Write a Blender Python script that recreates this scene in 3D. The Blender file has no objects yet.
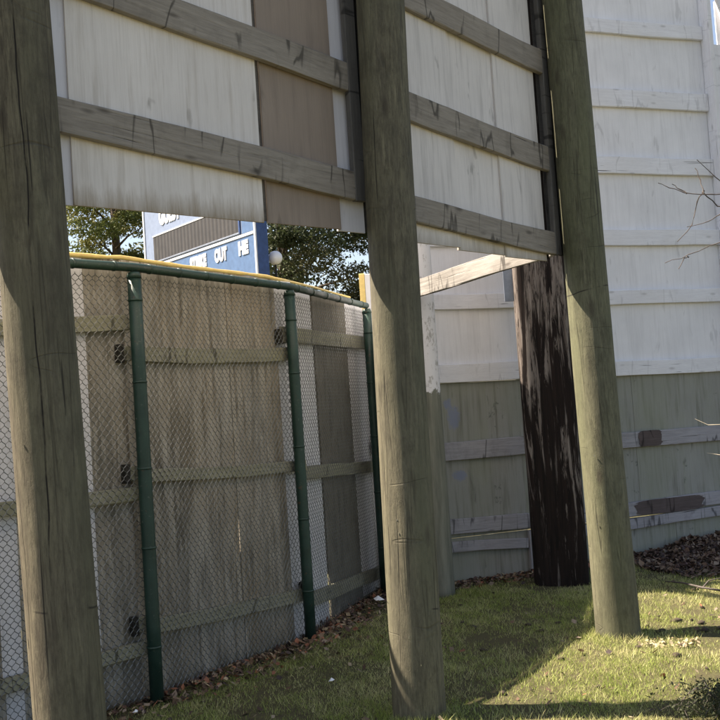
import bpy, bmesh, math, random
import numpy as np
from mathutils import Vector, Matrix, noise as mnoise
R = math.radians
random.seed(7); rng = np.random.default_rng(7)
sc = bpy.context.scene; col = sc.collection

# ------------------------------------------------------------------ camera
p_, r_ = R(2.92), R(3.8)
fw = Vector((0, math.cos(p_), math.sin(p_))); up0 = Vector((0, -math.sin(p_), math.cos(p_))); rt0 = Vector((1, 0, 0))
rt = rt0*math.cos(r_) - up0*math.sin(r_); up = up0*math.cos(r_) + rt0*math.sin(r_)
cd = bpy.data.cameras.new('camera'); cam = bpy.data.objects.new('camera', cd); col.objects.link(cam)
cd.sensor_width = 36; cd.lens = 50; cd.clip_start = .05; cd.clip_end = 3000
m3 = Matrix((rt, up, -fw)).transposed()
cam.matrix_world = Matrix.Translation((0, 0, 1.6)) @ m3.to_4x4()
cd.dof.use_dof = False
sc.camera = cam
# ------------------------------------------------------------------ light
SUN_TO = Vector((-.988, .156, 0)).normalized()        # horizontal direction towards the sun
EL = R(52.5)
w = bpy.data.worlds.new('World'); sc.world = w; w.use_nodes = True
wn = w.node_tree; wn.nodes.clear()
sky = wn.nodes.new('ShaderNodeTexSky'); sky.sky_type = 'NISHITA'; sky.sun_disc = False
sky.sun_elevation = EL; sky.sun_rotation = math.atan2(SUN_TO.x, SUN_TO.y)
sky.air_density = 1.0; sky.dust_density = 1.5; sky.ozone_density = 1.0
bg = wn.nodes.new('ShaderNodeBackground'); bg.inputs[1].default_value = .072
wo = wn.nodes.new('ShaderNodeOutputWorld')
wn.links.new(sky.outputs[0], bg.inputs[0]); wn.links.new(bg.outputs[0], wo.inputs[0])
sd = bpy.data.lights.new('sun', 'SUN'); sd.energy = 5.0; sd.angle = R(.53); sd.color = (1, .95, .87)
sun = bpy.data.objects.new('sun', sd); col.objects.link(sun)
to = Vector((SUN_TO.x*math.cos(EL), SUN_TO.y*math.cos(EL), math.sin(EL)))
sun.rotation_euler = to.to_track_quat('Z', 'Y').to_euler()
sc.view_settings.view_transform = 'Standard'; sc.view_settings.look = 'None'
sc.view_settings.exposure = 1.72; sc.view_settings.use_white_balance = True; sc.view_settings.white_balance_temperature = 7400; sc.view_settings.white_balance_tint = 16; sc.view_settings.gamma = 1; sc.view_settings.use_curve_mapping = False

# ------------------------------------------------------------------ materials
class NB:
    def marks(s, sx, sy, sz, w=.02, cover=.5):
        """thin wandering crack lines"""
        n = s.noise(1.0, 2, .4, sx, sy, sz, dist=.1); d = s.math('ABSOLUTE', s.math('SUBTRACT', n, .5))
        return s.math('MULTIPLY', s.ramp(d, w*.3, w, 1, 0), s.ramp(s.noise(1.0, 2, .5, sx*.8+1, sy*.8+1, sz*.8+1), cover, cover+.08))
    def __init__(s, name, rough=.8, spec=.3):
        s.m = bpy.data.materials.new(name); s.m.use_nodes = True; s.t = s.m.node_tree; s.n = s.t.nodes
        s.b = s.n['Principled BSDF']; s.b.inputs['Roughness'].default_value = rough
        s.b.inputs['Specular IOR Level'].default_value = spec
        tc = s.n.new('ShaderNodeTexCoord'); oi = s.n.new('ShaderNodeObjectInfo')
        s.obj = tc.outputs['Object']
        mm = s.math('MULTIPLY', oi.outputs['Random'], 37.0)
        va = s.n.new('ShaderNodeVectorMath'); va.operation = 'ADD'
        s.t.links.new(tc.outputs['Object'], va.inputs[0])
        cx = s.n.new('ShaderNodeCombineXYZ')
        for i in range(3): s.t.links.new(mm, cx.inputs[i])
        s.t.links.new(cx.outputs[0], va.inputs[1]); s.co = va.outputs[0]; s.rand = oi.outputs['Random']
    def l(s, a, b): s.t.links.new(a, b)
    def _in(s, v, i):
        if isinstance(v, (int, float)): i.default_value = v
        elif isinstance(v, tuple): i.default_value = (*v, 1) if len(v) == 3 and i.type == 'RGBA' else v
        else: s.l(v, i)
    def math(s, op, a, b=None, clamp=False):
        n = s.n.new('ShaderNodeMath'); n.operation = op; n.use_clamp = clamp
        s._in(a, n.inputs[0])
        if b is not None: s._in(b, n.inputs[1])
        return n.outputs[0]
    def noise(s, scale, detail=4, rough=.6, sx=1, sy=1, sz=1, co=None, dist=0):
        mp = s.n.new('ShaderNodeMapping'); mp.inputs['Scale'].default_value = (sx, sy, sz); s.l(co or s.co, mp.inputs[0])
        n = s.n.new('ShaderNodeTexNoise'); n.inputs['Scale'].default_value = scale; n.inputs['Detail'].default_value = detail
        n.inputs['Roughness'].default_value = rough; n.inputs['Distortion'].default_value = dist
        s.l(mp.outputs[0], n.inputs['Vector']); return n.outputs['Fac']
    def ramp(s, f, a, b, lo=0., hi=1.):
        n = s.n.new('ShaderNodeMapRange'); n.clamp = True
        s._in(f, n.inputs[0])
        for i, v in zip((1, 2, 3, 4), (a, b, lo, hi)): s._in(v, n.inputs[i])
        return n.outputs[0]
    def mix(s, f, a, b, mode='MIX'):
        n = s.n.new('ShaderNodeMix'); n.data_type = 'RGBA'; n.blend_type = mode
        s._in(f, n.inputs[0]); s._in(a, n.inputs[6]); s._in(b, n.inputs[7]); return n.outputs[2]
    def sep(s, co=None):
        n = s.n.new('ShaderNodeSeparateXYZ'); s.l(co or s.obj, n.inputs[0]); return n.outputs
    def bump(s, h, st=.3, d=.01):
        n = s.n.new('ShaderNodeBump'); n.inputs['Strength'].default_value = st; n.inputs['Distance'].default_value = d
        s.l(h, n.inputs['Height']); s.l(n.outputs[0], s.b.inputs['Normal'])
    def out(s, c, rough=None):
        s._in(c, s.b.inputs['Base Color'])
        if rough is not None: s._in(rough, s.b.inputs['Roughness'])
        return s.m

def m_plain(name, c, rough=.6, metal=0, var=.15, spec=.4):
    b = NB(name, rough, spec); b.b.inputs['Metallic'].default_value = metal
    f = b.noise(9, 5, .65); dk = tuple(x*(1-var*2) for x in c); lt = tuple(min(1, x*(1+var)) for x in c)
    b.bump(f, .1, .003)
    return b.out(b.mix(b.ramp(f, .3, .7), dk, lt))

def m_plywood(name, base, grime, streak=.5, stain=None, stain_h=.12, flake=0., bare=(.2, .2, .18), moss=None, strong=False, blobs=None):
    """painted / bare plywood, local X along the wall, local Z up from the bottom edge"""
    b = NB(name, .85, .2)
    vert = b.noise(1.0, 6, .62, 26, 26, 1.6)             # vertical streaks
    fine = b.noise(1.0, 5, .7, 110, 110, 3.5)
    blot = b.noise(2.2, 5, .6)
    c = b.mix(b.ramp(blot, .3, .75), base, tuple(x*.86 for x in base))
    c = b.mix(b.math('MULTIPLY', b.ramp(vert, .5, .72), streak), c, grime)
    c = b.mix(b.ramp(fine, .45, .8, 0, .3*min(1, streak*1.4)), c, tuple(x*.7 for x in grime))
    # isolated dark drip marks
    dr = b.noise(1.0, 3, .5, 13, 13, 3.2, dist=.6)
    c = b.mix(b.ramp(dr, .66, .74, 0, .55*min(1, streak*1.6)), c, tuple(x*.5 for x in grime))
    if flake:
        fl = b.noise(14, 6, .7, 1, 1, .8); reg = b.noise(1.7, 3, .5)
        k = b.ramp(b.math('ADD', fl, b.math('MULTIPLY', reg, .5)), .98-flake*.25, 1.02-flake*.25)
        c = b.mix(k, c, bare)
    if moss:
        mo = b.noise(1.3, 4, .6, 1.5, 1.5, .7); c = b.mix(b.ramp(mo, .4, .72, 0, .75), c, moss)
    if strong:
        v2 = b.noise(1.0, 5, .6, 7, 7, .8); c = b.mix(b.ramp(v2, .42, .66, 0, .75), c, grime)
        v3 = b.noise(1.0, 6, .7, 60, 60, 6); c = b.mix(b.ramp(v3, .5, .7, 0, .6), c, tuple(q*1.25 for q in base))
    x, y, z = b.sep()
    if blobs:
        for bx, bz, sx_, sz_ in blobs:
            dx = b.math('DIVIDE', b.math('SUBTRACT', x, bx), sx_); dz = b.math('DIVIDE', b.math('SUBTRACT', z, bz), sz_)
            d = b.math('ADD', b.math('MULTIPLY', dx, dx), b.math('MULTIPLY', dz, dz))
            d = b.math('ADD', d, b.math('MULTIPLY', b.math('SUBTRACT', b.noise(1.0, 6, .75, 16, 16, 9), .5), 3.5))
            c = b.mix(b.ramp(d, .35, 1.0, .6, 0), c, (.19, .23, .36))
    if stain:
        st = b.noise(1.0, 7, .75, 15, 15, 1.5)
        hh = b.math('MULTIPLY', b.ramp(st, .35, .75), stain_h*2.6)
        k = b.ramp(b.math('SUBTRACT', z, hh), -.07, .05, .85, 0)
        c = b.mix(k, c, stain)
    b.bump(b.math('ADD', b.math('MULTIPLY', fine, .6), b.math('MULTIPLY', vert, .5)), .25, .004)
    return b.out(c)

def m_wood(name, base, dark, warm=None, knots=True, blotch=.35, bstr=.4, kn=.6, crk=.75):
    """weathered lumber, grain along local X"""
    b = NB(name, .85, .2)
    g = b.noise(1.0, 8, .74, 3.4, 52, 52, dist=.5); f = b.noise(1.0, 6, .8, 16, 190, 190)
    bl = b.noise(2.0, 4, .6, 1.2, 3, 3)
    c = b.mix(b.ramp(g, .32, .68), dark, base)
    c = b.mix(b.ramp(f, .52, .75, 0, .45), c, tuple(x*.55 for x in dark))
    c = b.mix(b.ramp(bl, .35, .72, 0, blotch), c, warm or tuple(x*.6 for x in base))
    xm = b.marks(8.5, 1.3, 1.3, .022, .50); c = b.mix(b.math('MULTIPLY', xm, crk), c, tuple(x*.25 for x in dark))
    c = b.mix(b.ramp(b.noise(1.0, 4, .65, 7, 5, 5), .55, .74, 0, .45*crk), c, tuple(x*.55 for x in dark))
    # dark end checks running along the grain and knots
    ck = b.noise(1.0, 3, .5, 1.4, 44, 44, dist=.4)
    c = b.mix(b.ramp(ck, .70, .73, 0, .8), c, (.03, .027, .024))
    if knots:
        vo = b.n.new('ShaderNodeTexVoronoi'); vo.inputs['Scale'].default_value = 1.0
        mp = b.n.new('ShaderNodeMapping'); mp.inputs['Scale'].default_value = (3.2, 9, 9); b.l(b.co, mp.inputs[0]); b.l(mp.outputs[0], vo.inputs[0])
        c = b.mix(b.ramp(vo.outputs['Distance'], .05, .15, kn, 0), c, (.06, .05, .042))
    b.bump(b.math('ADD', b.math('MULTIPLY', g, .8), b.math('MULTIPLY', b.ramp(ck, .64, .70), -1.2)), bstr, .006)
    return b.out(c)

def m_pole(name, base, dark, green, crack=None, ring=None):
    """round treated pole, grain along local Z, origin on the axis at the foot"""
    b = NB(name, .82, .25)
    g = b.noise(1.0, 9, .76, 24, 24, 2.6, dist=.7); f = b.noise(1.0, 6, .8, 95, 95, 12)
    bl = b.noise(1.0, 4, .6, 2.4, 2.4, 1.0); gr = b.noise(1.0, 3, .5, 3.5, 3.5, .6)
    c = b.mix(b.ramp(g, .36, .64), dark, base)
    c = b.mix(b.ramp(f, .46, .66, 0, .7), c, tuple(x*.5 for x in dark))
    sp = b.noise(1.0, 4, .7, 60, 60, 22); c = b.mix(b.ramp(sp, .60, .72, 0, .55), c, tuple(x*.4 for x in dark))
    hi = b.noise(1.0, 5, .7, 46, 46, 3.5); c = b.mix(b.ramp(hi, .56, .72, 0, .5), c, tuple(min(1, x*1.5) for x in base))
    c = b.mix(b.ramp(gr, .42, .66, 0, .65), c, green)
    c = b.mix(b.ramp(bl, .5, .75, 0, .5), c, tuple(x*.55 for x in dark))
    mk = b.marks(1.3, 1.3, 6.0, .009, .58); mv = b.marks(17, 17, .7, .024, .47)
    c = b.mix(b.math('MULTIPLY', mk, .3), c, (.03, .026, .02)); c = b.mix(b.math('MULTIPLY', mv, .4), c, (.035, .03, .022))
    mt = b.noise(1.0, 6, .75, 9, 9, 6); c = b.mix(b.ramp(mt, .5, .68, 0, .5), c, tuple(x*.55 for x in dark))
    vo = b.n.new('ShaderNodeTexVoronoi'); vo.inputs['Scale'].default_value = 1.0
    mp = b.n.new('ShaderNodeMapping'); mp.inputs['Scale'].default_value = (5, 5, 1.9); b.l(b.co, mp.inputs[0]); b.l(mp.outputs[0], vo.inputs[0])
    kn = b.ramp(vo.outputs['Distance'], .05, .14, 1, 0); c = b.mix(b.math('MULTIPLY', kn, .6), c, (.05, .04, .03))
    ck = b.noise(1.0, 2, .5, 42, 42, .8, dist=.2); ckm = b.ramp(ck, .69, .72)
    c = b.mix(b.math('MULTIPLY', ckm, .8), c, (.02, .018, .015))
    h = b.math('ADD', g, b.math('MULTIPLY', ckm, -1.0)); h = b.math('ADD', h, b.math('MULTIPLY', f, .4)); h = b.math('ADD', h, b.math('MULTIPLY', mt, .9)); h = b.math('ADD', h, b.math('MULTIPLY', b.math('ADD', mk, mv), -.7))
    x, y, z = b.sep()
    if crack:
        th0, z0, z1 = crack; th = b.math('ARCTAN2', y, x)
        wob = b.noise(1.0, 3, .5, 0, 0, 1.3, co=b.obj)
        d = b.math('ABSOLUTE', b.math('SUBTRACT', b.math('SUBTRACT', th, th0), b.math('MULTIPLY', b.math('SUBTRACT', wob, .5), .55)))
        k = b.math('MULTIPLY', b.ramp(d, .008, .03, 1, 0), b.ramp(b.noise(1.0, 4, .6, 3, 3, 5), .36, .5))
        k = b.math('MULTIPLY', k, b.ramp(z, z0, z0+.3)); k = b.math('MULTIPLY', k, b.ramp(z, z1-.3, z1, 1, 0))
        c = b.mix(k, c, (.015, .013, .011)); h = b.math('ADD', h, b.math('MULTIPLY', k, -1.6))
    if ring:                                             # shallow saw cuts round the pole
        for zr, sl in ring:
            d = b.math('ABSOLUTE', b.math('SUBTRACT', b.math('ADD', z, b.math('MULTIPLY', x, sl)), b.math('ADD', b.math('MULTIPLY', b.noise(6, 2, .5, co=b.obj), .03), zr-.015)))
            k = b.math('MULTIPLY', b.ramp(d, .002, .006, 1, 0), b.ramp(b.noise(9, 2, .5), .42, .55))
            c = b.mix(b.math('MULTIPLY', k, .8), c, (.02, .018, .015))
    b.bump(h, .55, .008)
    return b.out(c)

M = {}
M['cream'] = m_plywood('cream_plywood', (.79, .75, .705), (.44, .39, .33), .55, stain=(.30, .235, .16), stain_h=.05)
M['cream2'] = m_plywood('cream_plywood_grey', (.76, .725, .69), (.42, .40, .38), .6, stain=(.30, .25, .18), stain_h=.03)
M['bluewhite'] = m_plywood('bluish_white_plywood', (.76, .76, .80), (.5, .5, .52), .4)
M['brown'] = m_plywood('brown_plywood', (.33, .27, .22), (.22, .18, .15), .6)
M['farwhite'] = m_plywood('far_white_plywood', (.80, .81, .83), (.5, .505, .52), .34, stain=(.5, .5, .46), stain_h=.02)
M['mossy'] = m_plywood('mossy_plywood', (.31, .315, .285), (.16, .16, .13), .9, moss=(.25, .27, .20), flake=.3, bare=(.15, .16, .14))
M['mossy_blue'] = m_plywood('mossy_plywood_blue_marks', (.31, .315, .285), (.16, .16, .13), .9, moss=(.25, .27, .20), flake=.3, bare=(.15, .16, .14), blobs=((.27, 1.10, .07, .13), (.22, 1.22, .05, .06), (.29, .56, .07, .06)))
M['fenceply'] = m_plywood('weathered_fence_plywood', (.44, .415, .355), (.13, .12, .095), 1.7, moss=(.26, .205, .13), strong=True, stain=(.13, .12, .09), stain_h=.1)
M['fencedark'] = m_plywood('dark_fence_plywood', (.19, .175, .14), (.09, .085, .07), 1.1)
M['fencewhite'] = m_plywood('pale_fence_plywood', (.74, .74, .76), (.45, .45, .45), .5, stain=(.3, .28, .24), stain_h=.05)
M['rail'] = m_wood('grey_rail_wood', (.37, .335, .285), (.20, .18, .152), warm=(.27, .235, .19))
M['mossrail'] = m_wood('mossy_rail_wood', (.34, .335, .265), (.19, .185, .14), warm=(.29, .29, .18), blotch=.6)
M['greyrail'] = m_wood('grey_painted_rail', (.36, .355, .37), (.23, .225, .235), warm=(.43, .42, .44))
M['whiterail'] = m_wood('white_painted_rail', (.82, .835, .86), (.68, .69, .72), warm=(.66, .66, .66), bstr=.2, blotch=.5, kn=.3, crk=.25)
M['sidebrown'] = m_wood('repainted_patch', (.13, .105, .10), (.085, .066, .063), knots=False, bstr=.2)
M['post_board'] = m_wood('dark_grey_board', (.155, .148, .135), (.10, .095, .088))
M['beam'] = m_wood('tan_beam_wood', (.33, .315, .28), (.14, .13, .115), warm=(.42, .405, .37), blotch=.6)
M['pole1'] = m_pole('pole_wood_split', (.185, .167, .112), (.095, .083, .06), (.125, .123, .075), crack=(-1.38, 1.0, 5.0), ring=[(.95, .1)])
M['pole2'] = m_pole('pole_wood_tan', (.185, .170, .112), (.10, .091, .065), (.125, .126, .078), ring=[(.62, .15)])
M['pole3'] = m_pole('pole_wood_green', (.185, .180, .114), (.105, .102, .067), (.128, .138, .075), ring=[(2.36, -.18)])
M['green'] = m_plain('green_pipe_paint', (.018, .062, .048), .42, var=.25)
def m_green():
    b = NB('worn_green_pipe_paint', .45, .4); n1 = b.noise(7, 6, .7); n2 = b.noise(45, 5, .7); x, y, z = b.sep()
    c = b.mix(b.ramp(n1, .35, .7), (.007, .028, .022), (.020, .052, .04)); c = b.mix(b.ramp(n2, .60, .72, 0, .6), c, (.13, .15, .13))
    k = b.math('MULTIPLY', b.ramp(b.noise(18, 6, .75), .62, .68), .8); c = b.mix(k, c, (.10, .05, .03))
    b.bump(n2, .2, .002); return b.out(c, b.ramp(n1, .3, .7, .35, .65))
M['green'] = m_green()
M['wire'] = m_plain('dark_fence_wire', (.15, .16, .155), .35, metal=.5, var=.25)
M['yellow'] = m_plain('yellow_plastic', (.74, .56, .20), .5, var=.12)
M['steel'] = m_plain('blue_grey_steel', (.22, .26, .32), .5, metal=.2)
M['bluesign'] = m_plain('blue_sign_paint', (.075, .145, .27), .45, var=.1)
M['bluelight'] = m_plain('light_blue_sign_paint', (.19, .245, .345), .5, var=.08)
M['navy'] = m_plain('navy_sign_paint', (.03, .07, .19), .5)
M['signwhite'] = m_plain('sign_white_paint', (.66, .67, .68), .5, var=.03)
M['globe'] = m_plain('white_globe', (.74, .74, .74), .35, var=.03)
M['twig'] = m_plain('twig_bark', (.10, .085, .075), .8, var=.3)
M['paletwig'] = m_plain('pale_dry_twig', (.55, .48, .36), .7, var=.2)
M['pitch'] = m_plain('black_wood_end', (.03, .028, .024), .9, var=.3)
M['bluemark'] = m_plywood('faded_blue_paint', (.22, .25, .32), (.27, .275, .26), .9, moss=(.28, .29, .26))
M['soil'] = m_plain('dark_soil', (.06, .045, .03), .95, var=.3)
M['litter'] = m_plain('white_plastic_scrap', (.75, .78, .80), .5, var=.05)
M['nail'] = m_plain('shiny_staple_metal', (.7, .7, .68), .3, metal=1.0, var=.1)

def m_louvre():
    b = NB('dark_louvred_panel', .6, .4); x, y, z = b.sep()
    s1 = b.math('SINE', b.math('MULTIPLY', x, 2*math.pi/.16)); s2 = b.math('SINE', b.math('MULTIPLY', z, 2*math.pi/.11))
    k = b.math('ADD', b.math('MULTIPLY', s1, .35), b.math('MULTIPLY', s2, .0)); n = b.noise(5, 4)
    b.bump(k, .6, .02)
    return b.out(b.mix(b.ramp(b.math('ADD', k, n), .2, 1.0), (.018, .018, .018), (.05, .048, .045)))
M['louvre'] = m_louvre()

def m_flaking():                                        # dark post with hanging strips of old paint
    b = NB('charred_flaking_post', .85, .2); x, y, z = b.sep()
    g = b.noise(1.0, 7, .7, 34, 34, 1.8, dist=.4)
    c = b.mix(b.ramp(g, .3, .72), (.004, .0035, .003), (.024, .015, .012))
    fl = b.noise(1.0, 7, .68, 16, 16, 1.15, dist=.9); big = b.noise(1.0, 3, .5, 2.2, 2.2, .8)
    hi = b.math('ADD', b.ramp(z, .5, 1.9, -.10, .015), b.ramp(big, .3, .7, -.10, .10))
    k = b.ramp(b.math('ADD', fl, hi), .50, .56)
    k = b.math('MULTIPLY', k, b.ramp(b.noise(1.0, 5, .7, 60, 60, 7), .36, .46))
    c = b.mix(k, c, b.mix(b.ramp(g, .3, .7), (.09, .065, .052), (.26, .235, .21)))
    b.bump(b.math('ADD', g, b.math('MULTIPLY', k, .5)), .7, .012)
    return b.out(c)
M['flaking'] = m_flaking()

def m_twotone():                                        # round post painted white above, mossy bare wood below
    b = NB('half_painted_post', .85, .2); x, y, z = b.sep()
    g = b.noise(1.0, 6, .66, 22, 22, 2.2); fl = b.noise(20, 7, .75, 1.4, 1.4, .6)
    wd = b.mix(b.ramp(g, .3, .7), (.10, .105, .085), (.20, .205, .165))
    wh = b.mix(b.ramp(fl, .54, .60, 0, .8), (.62, .63, .65), (.30, .30, .29))
    k = b.ramp(b.math('ADD', z, b.math('MULTIPLY', b.noise(14, 6, .75), .22)), 1.88, 1.90)
    b.bump(g, .4, .006)
    return b.out(b.mix(k, wd, wh))
M['twotone'] = m_twotone()

def m_ground():
    b = NB('lawn_soil', .95, .1)
    a = b.noise(.9, 5, .6, co=b.obj); f = b.noise(38, 6, .75, co=b.obj); g = b.noise(160, 4, .7, co=b.obj)
    c = b.mix(b.ramp(a, .35, .65), (.09, .10, .038), (.15, .135, .065))
    c = b.mix(b.ramp(f, .4, .65), (.08, .07, .042), c)
    c = b.mix(b.ramp(g, .55, .75, 0, .5), c, (.19, .165, .095))
    b.bump(b.math('ADD', f, b.math('MULTIPLY', g, .4)), .8, .02)
    return b.out(c)
M['ground'] = m_ground()

def m_attr(name, rough=.7, trans=0.):
    b = NB(name, rough, .25); a = b.n.new('ShaderNodeAttribute'); a.attribute_name = 'own_colour'
    b.out(a.outputs['Color'])
    if trans:
        t = b.n.new('ShaderNodeBsdfTranslucent'); mx = b.n.new('ShaderNodeMixShader'); mx.inputs[0].default_value = trans
        b.l(a.outputs['Color'], t.inputs[0]); b.l(b.b.outputs[0], mx.inputs[1]); b.l(t.outputs[0], mx.inputs[2])
        b.l(mx.outputs[0], b.n['Material Output'].inputs[0])
    return b.m
M['blade'] = m_attr('grass_blades', .55, .42); M['leaf'] = m_attr('dead_leaves', .7, .1); M['foliage'] = m_attr('tree_foliage', .65, .25)
def m_bark():
    b = NB('tree_bark', .9, .1); g = b.noise(1, 6, .7, 14, 14, 2)
    b.bump(g, .8, .03); return b.out(b.mix(b.ramp(g, .3, .7), (.05, .04, .03), (.14, .115, .09)))
M['bark'] = m_bark()

# ------------------------------------------------------------------ object helpers
def tag(o, label=None, cat=None, group=None, kind=None):
    if label: o['label'] = label
    if cat: o['category'] = cat
    if group: o['group'] = group
    if kind: o['kind'] = kind
    return o
def empty(name, loc, label, cat, group=None):
    o = bpy.data.objects.new(name, None); col.objects.link(o); o.location = loc; o.empty_display_size = .2
    return tag(o, label, cat, group)
def link(name, me, mat, parent=None, mw=None, smooth=False):
    o = bpy.data.objects.new(name, me); col.objects.link(o)
    if mat: me.materials.append(mat)
    if smooth: me.polygons.foreach_set('use_smooth', [True]*len(me.polygons))
    mw = mw or Matrix()
    if parent:
        pm = Matrix.Translation(parent.location) if parent.parent is None else parent_world(parent)
        o.parent = parent; o.matrix_basis = pm.inverted() @ mw
    else: o.matrix_basis = mw
    return o
def parent_world(o):
    m = o.matrix_basis.copy(); q = o.parent
    while q: m = q.matrix_basis @ m; q = q.parent
    return m
def frame(p, xdir, zdir=Vector((0, 0, 1))):
    x = Vector(xdir).normalized(); y = zdir.cross(x).normalized(); z = x.cross(y)
    m = Matrix((x, y, z)).transposed().to_4x4(); m.translation = Vector(p); return m

def beam_mesh(L, ty, hz, cham=.004, jit=.0015, bow=0., seg=.12, sag_y=0., seed=0, y0=None, z0=0.):
    """box swept along local X; y from 0..ty, z from 0..hz, chamfered, slightly uneven"""
    rg = random.Random(seed or random.random()); n = max(2, int(L/seg)+1); c = min(cham, ty*.3, hz*.3)
    prof = [(c, 0), (ty-c, 0), (ty, c), (ty, hz-c), (ty-c, hz), (c, hz), (0, hz-c), (0, c)]
    vs, fs = [], []; ph = [rg.uniform(0, 9) for _ in range(4)]
    for i in range(n):
        x = L*i/(n-1); t = i/(n-1); b = bow*4*t*(1-t); sy = sag_y*4*t*(1-t)
        for k, (yy, zz) in enumerate(prof):
            dy = jit*math.sin(x*7+ph[0]+k)+jit*rg.uniform(-.5, .5); dz = jit*math.sin(x*5+ph[1]+(k > 3))+jit*rg.uniform(-.5, .5)
            vs.append((x, yy+dy+sy, zz+dz+b))
    for i in range(n-1):
        for k in range(8):
            a, b_ = i*8+k, i*8+(k+1) % 8; fs.append((a, a+8, b_+8, b_))
    fs.append(tuple(range(8))); fs.append(tuple(reversed([(n-1)*8+k for k in range(8)])))
    me = bpy.data.meshes.new('board'); me.from_pydata(vs, [], fs); me.validate(); me.update()
    bm = bmesh.new(); bm.from_mesh(me); bmesh.ops.recalc_face_normals(bm, faces=bm.faces); bm.to_mesh(me); bm.free()
    return me
def round_mesh(L, r0, r1, seg=40, step=.08, wob=.012, seed=1.0, cap=True, bend=0.):
    """round member along local Z"""
    n = max(2, int(L/step)+1); vs, fs = [], []
    for i in range(n):
        t = i/(n-1); z = L*t; r = r0+(r1-r0)*t
        ox = bend*math.sin(z*.9+seed); oy = bend*math.cos(z*.7+seed*2)
        for k in range(seg):
            a = 2*math.pi*k/seg; q = r*(1+wob*mnoise.noise(Vector((math.cos(a)*1.6+seed*7, math.sin(a)*1.6, z*.9)))*2+(wob*.55*mnoise.noise(Vector((math.cos(a)*5+seed*3, math.sin(a)*5, z*3.1))) if wob > .01 else 0))
            vs.append((q*math.cos(a)+ox, q*math.sin(a)+oy, z))
    for i in range(n-1):
        for k in range(seg):
            a, b = i*seg+k, i*seg+(k+1) % seg; fs.append((a, b, b+seg, a+seg))
    if cap: fs.append(tuple(reversed(range(seg)))); fs.append(tuple((n-1)*seg+k for k in range(seg)))
    me = bpy.data.meshes.new('round'); me.from_pydata(vs, [], fs); me.update(); return me
def tube_mesh(paths, seg=6):
    """paths: list of [(point, radius), ...]"""
    vs, fs = [], []
    for path in paths:
        base = len(vs); N = len(path)
        for i, (p, r) in enumerate(path):
            p = Vector(p); d = (Vector(path[min(i+1, N-1)][0])-Vector(path[max(i-1, 0)][0])).normalized()
            a = d.cross(Vector((.3, .2, 1))).normalized() if abs(d.z) < .95 else d.cross(Vector((1, 0, 0))).normalized(); b = d.cross(a)
            for k in range(seg):
                t = 2*math.pi*k/seg; vs.append(tuple(p+(a*math.cos(t)+b*math.sin(t))*r))
        for i in range(N-1):
            for k in range(seg):
                q, s = base+i*seg+k, base+i*seg+(k+1) % seg; fs.append((q, s, s+seg, q+seg))
        fs.append(tuple(reversed(range(base, base+seg)))); fs.append(tuple(base+(N-1)*seg+k for k in range(seg)))
    me = bpy.data.meshes.new('tube'); me.from_pydata(vs, [], fs); me.update(); return me
def np_mesh(name, v, nper, cols=None):
    """v: (F, nper, 3) separate polygons"""
    F = v.shape[0]; me = bpy.data.meshes.new(name)
    me.vertices.add(F*nper); me.vertices.foreach_set('co', v.reshape(-1).astype(np.float32))
    me.loops.add(F*nper); me.loops.foreach_set('vertex_index', np.arange(F*nper, dtype=np.int32))
    me.polygons.add(F); me.polygons.foreach_set('loop_start', np.arange(0, F*nper, nper, dtype=np.int32))
    me.polygons.foreach_set('loop_total', np.full(F, nper, dtype=np.int32))
    me.update(calc_edges=True)
    if cols is not None:
        a = me.attributes.new('own_colour', 'FLOAT_COLOR', 'POINT'); c = np.ones((F, nper, 4), np.float32); c[..., :3] = cols[:, None, :]
        a.data.foreach_set('color', c.reshape(-1))
    return me

class Sec:
    """vertical plane from A to B: s along it, off towards the camera side, z up"""
    def __init__(s, A, B):
        s.A = Vector((A[0], A[1], 0)); s.B = Vector((B[0], B[1], 0)); d = s.B-s.A; s.L = d.length; s.u = d.normalized(); s.n = Vector((s.u.y, -s.u.x, 0))
    def pt(s, a, off, z): p = s.A+s.u*a+s.n*off; return Vector((p.x, p.y, z))
def board(name, S, a0, z0, a1, z1, h, off, t, mat, parent, **k):
    """board between (a0,z0) and (a1,z1) (bottom edge), front face at off, t thick behind it"""
    p0, p1 = S.pt(a0, off, z0), S.pt(a1, off, z1); d = p1-p0
    return link(name, beam_mesh(d.length, t, h, **k), M[mat], parent, frame(p0, d, Vector((0, 0, 1))))
def panel(name, S, a0, a1, z0, z1, off, t, mat, parent, **k):
    return board(name, S, a0, z0, a1, z0, z1-z0, off, t, mat, parent, cham=.002, jit=k.pop('jit', .0008), **k)

# ------------------------------------------------------------------ ground
FAR = Sec((.70, 9.12), (.70+math.cos(R(20)), 9.12+math.sin(R(20))))
def h_np(x, y):
    h = .010*np.sin(x*2.1+.4)*np.cos(y*1.7)+.007*np.sin(x*5.3+y*3.1)+.005*np.sin(x*11.0-y*9.0+1)+.003*np.sin(x*23+y*17)
    u, n, A = FAR.u, FAR.n, FAR.A
    s = (x-A.x)*u.x+(y-A.y)*u.y; d = (x-A.x)*n.x+(y-A.y)*n.y
    k = np.clip((s-1.7)/.9, 0, 1); k = k*k*(3-2*k)
    h = h + .10*k*np.exp(-(d/.5)**2)*(1+.35*np.sin(s*5)+.2*np.sin(s*13+d*9))
    return h*(np.exp(-((x/30)**2+(y/30)**2)))
gx = np.concatenate([[-900, -300, -100, -50, -25, -14, -9], np.arange(-6, 6.01, .05), [7, 9, 14, 25, 50, 100, 300, 900]])
gy = np.concatenate([[-900, -300, -100, -40, -15, -5, 0, 1.5], np.arange(2.5, 12.01, .05), [13, 15, 20, 30, 60, 120, 300, 900]])
X, Y = np.meshgrid(gx, gy); Z = h_np(X, Y)
nx, ny = len(gx), len(gy)
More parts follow.
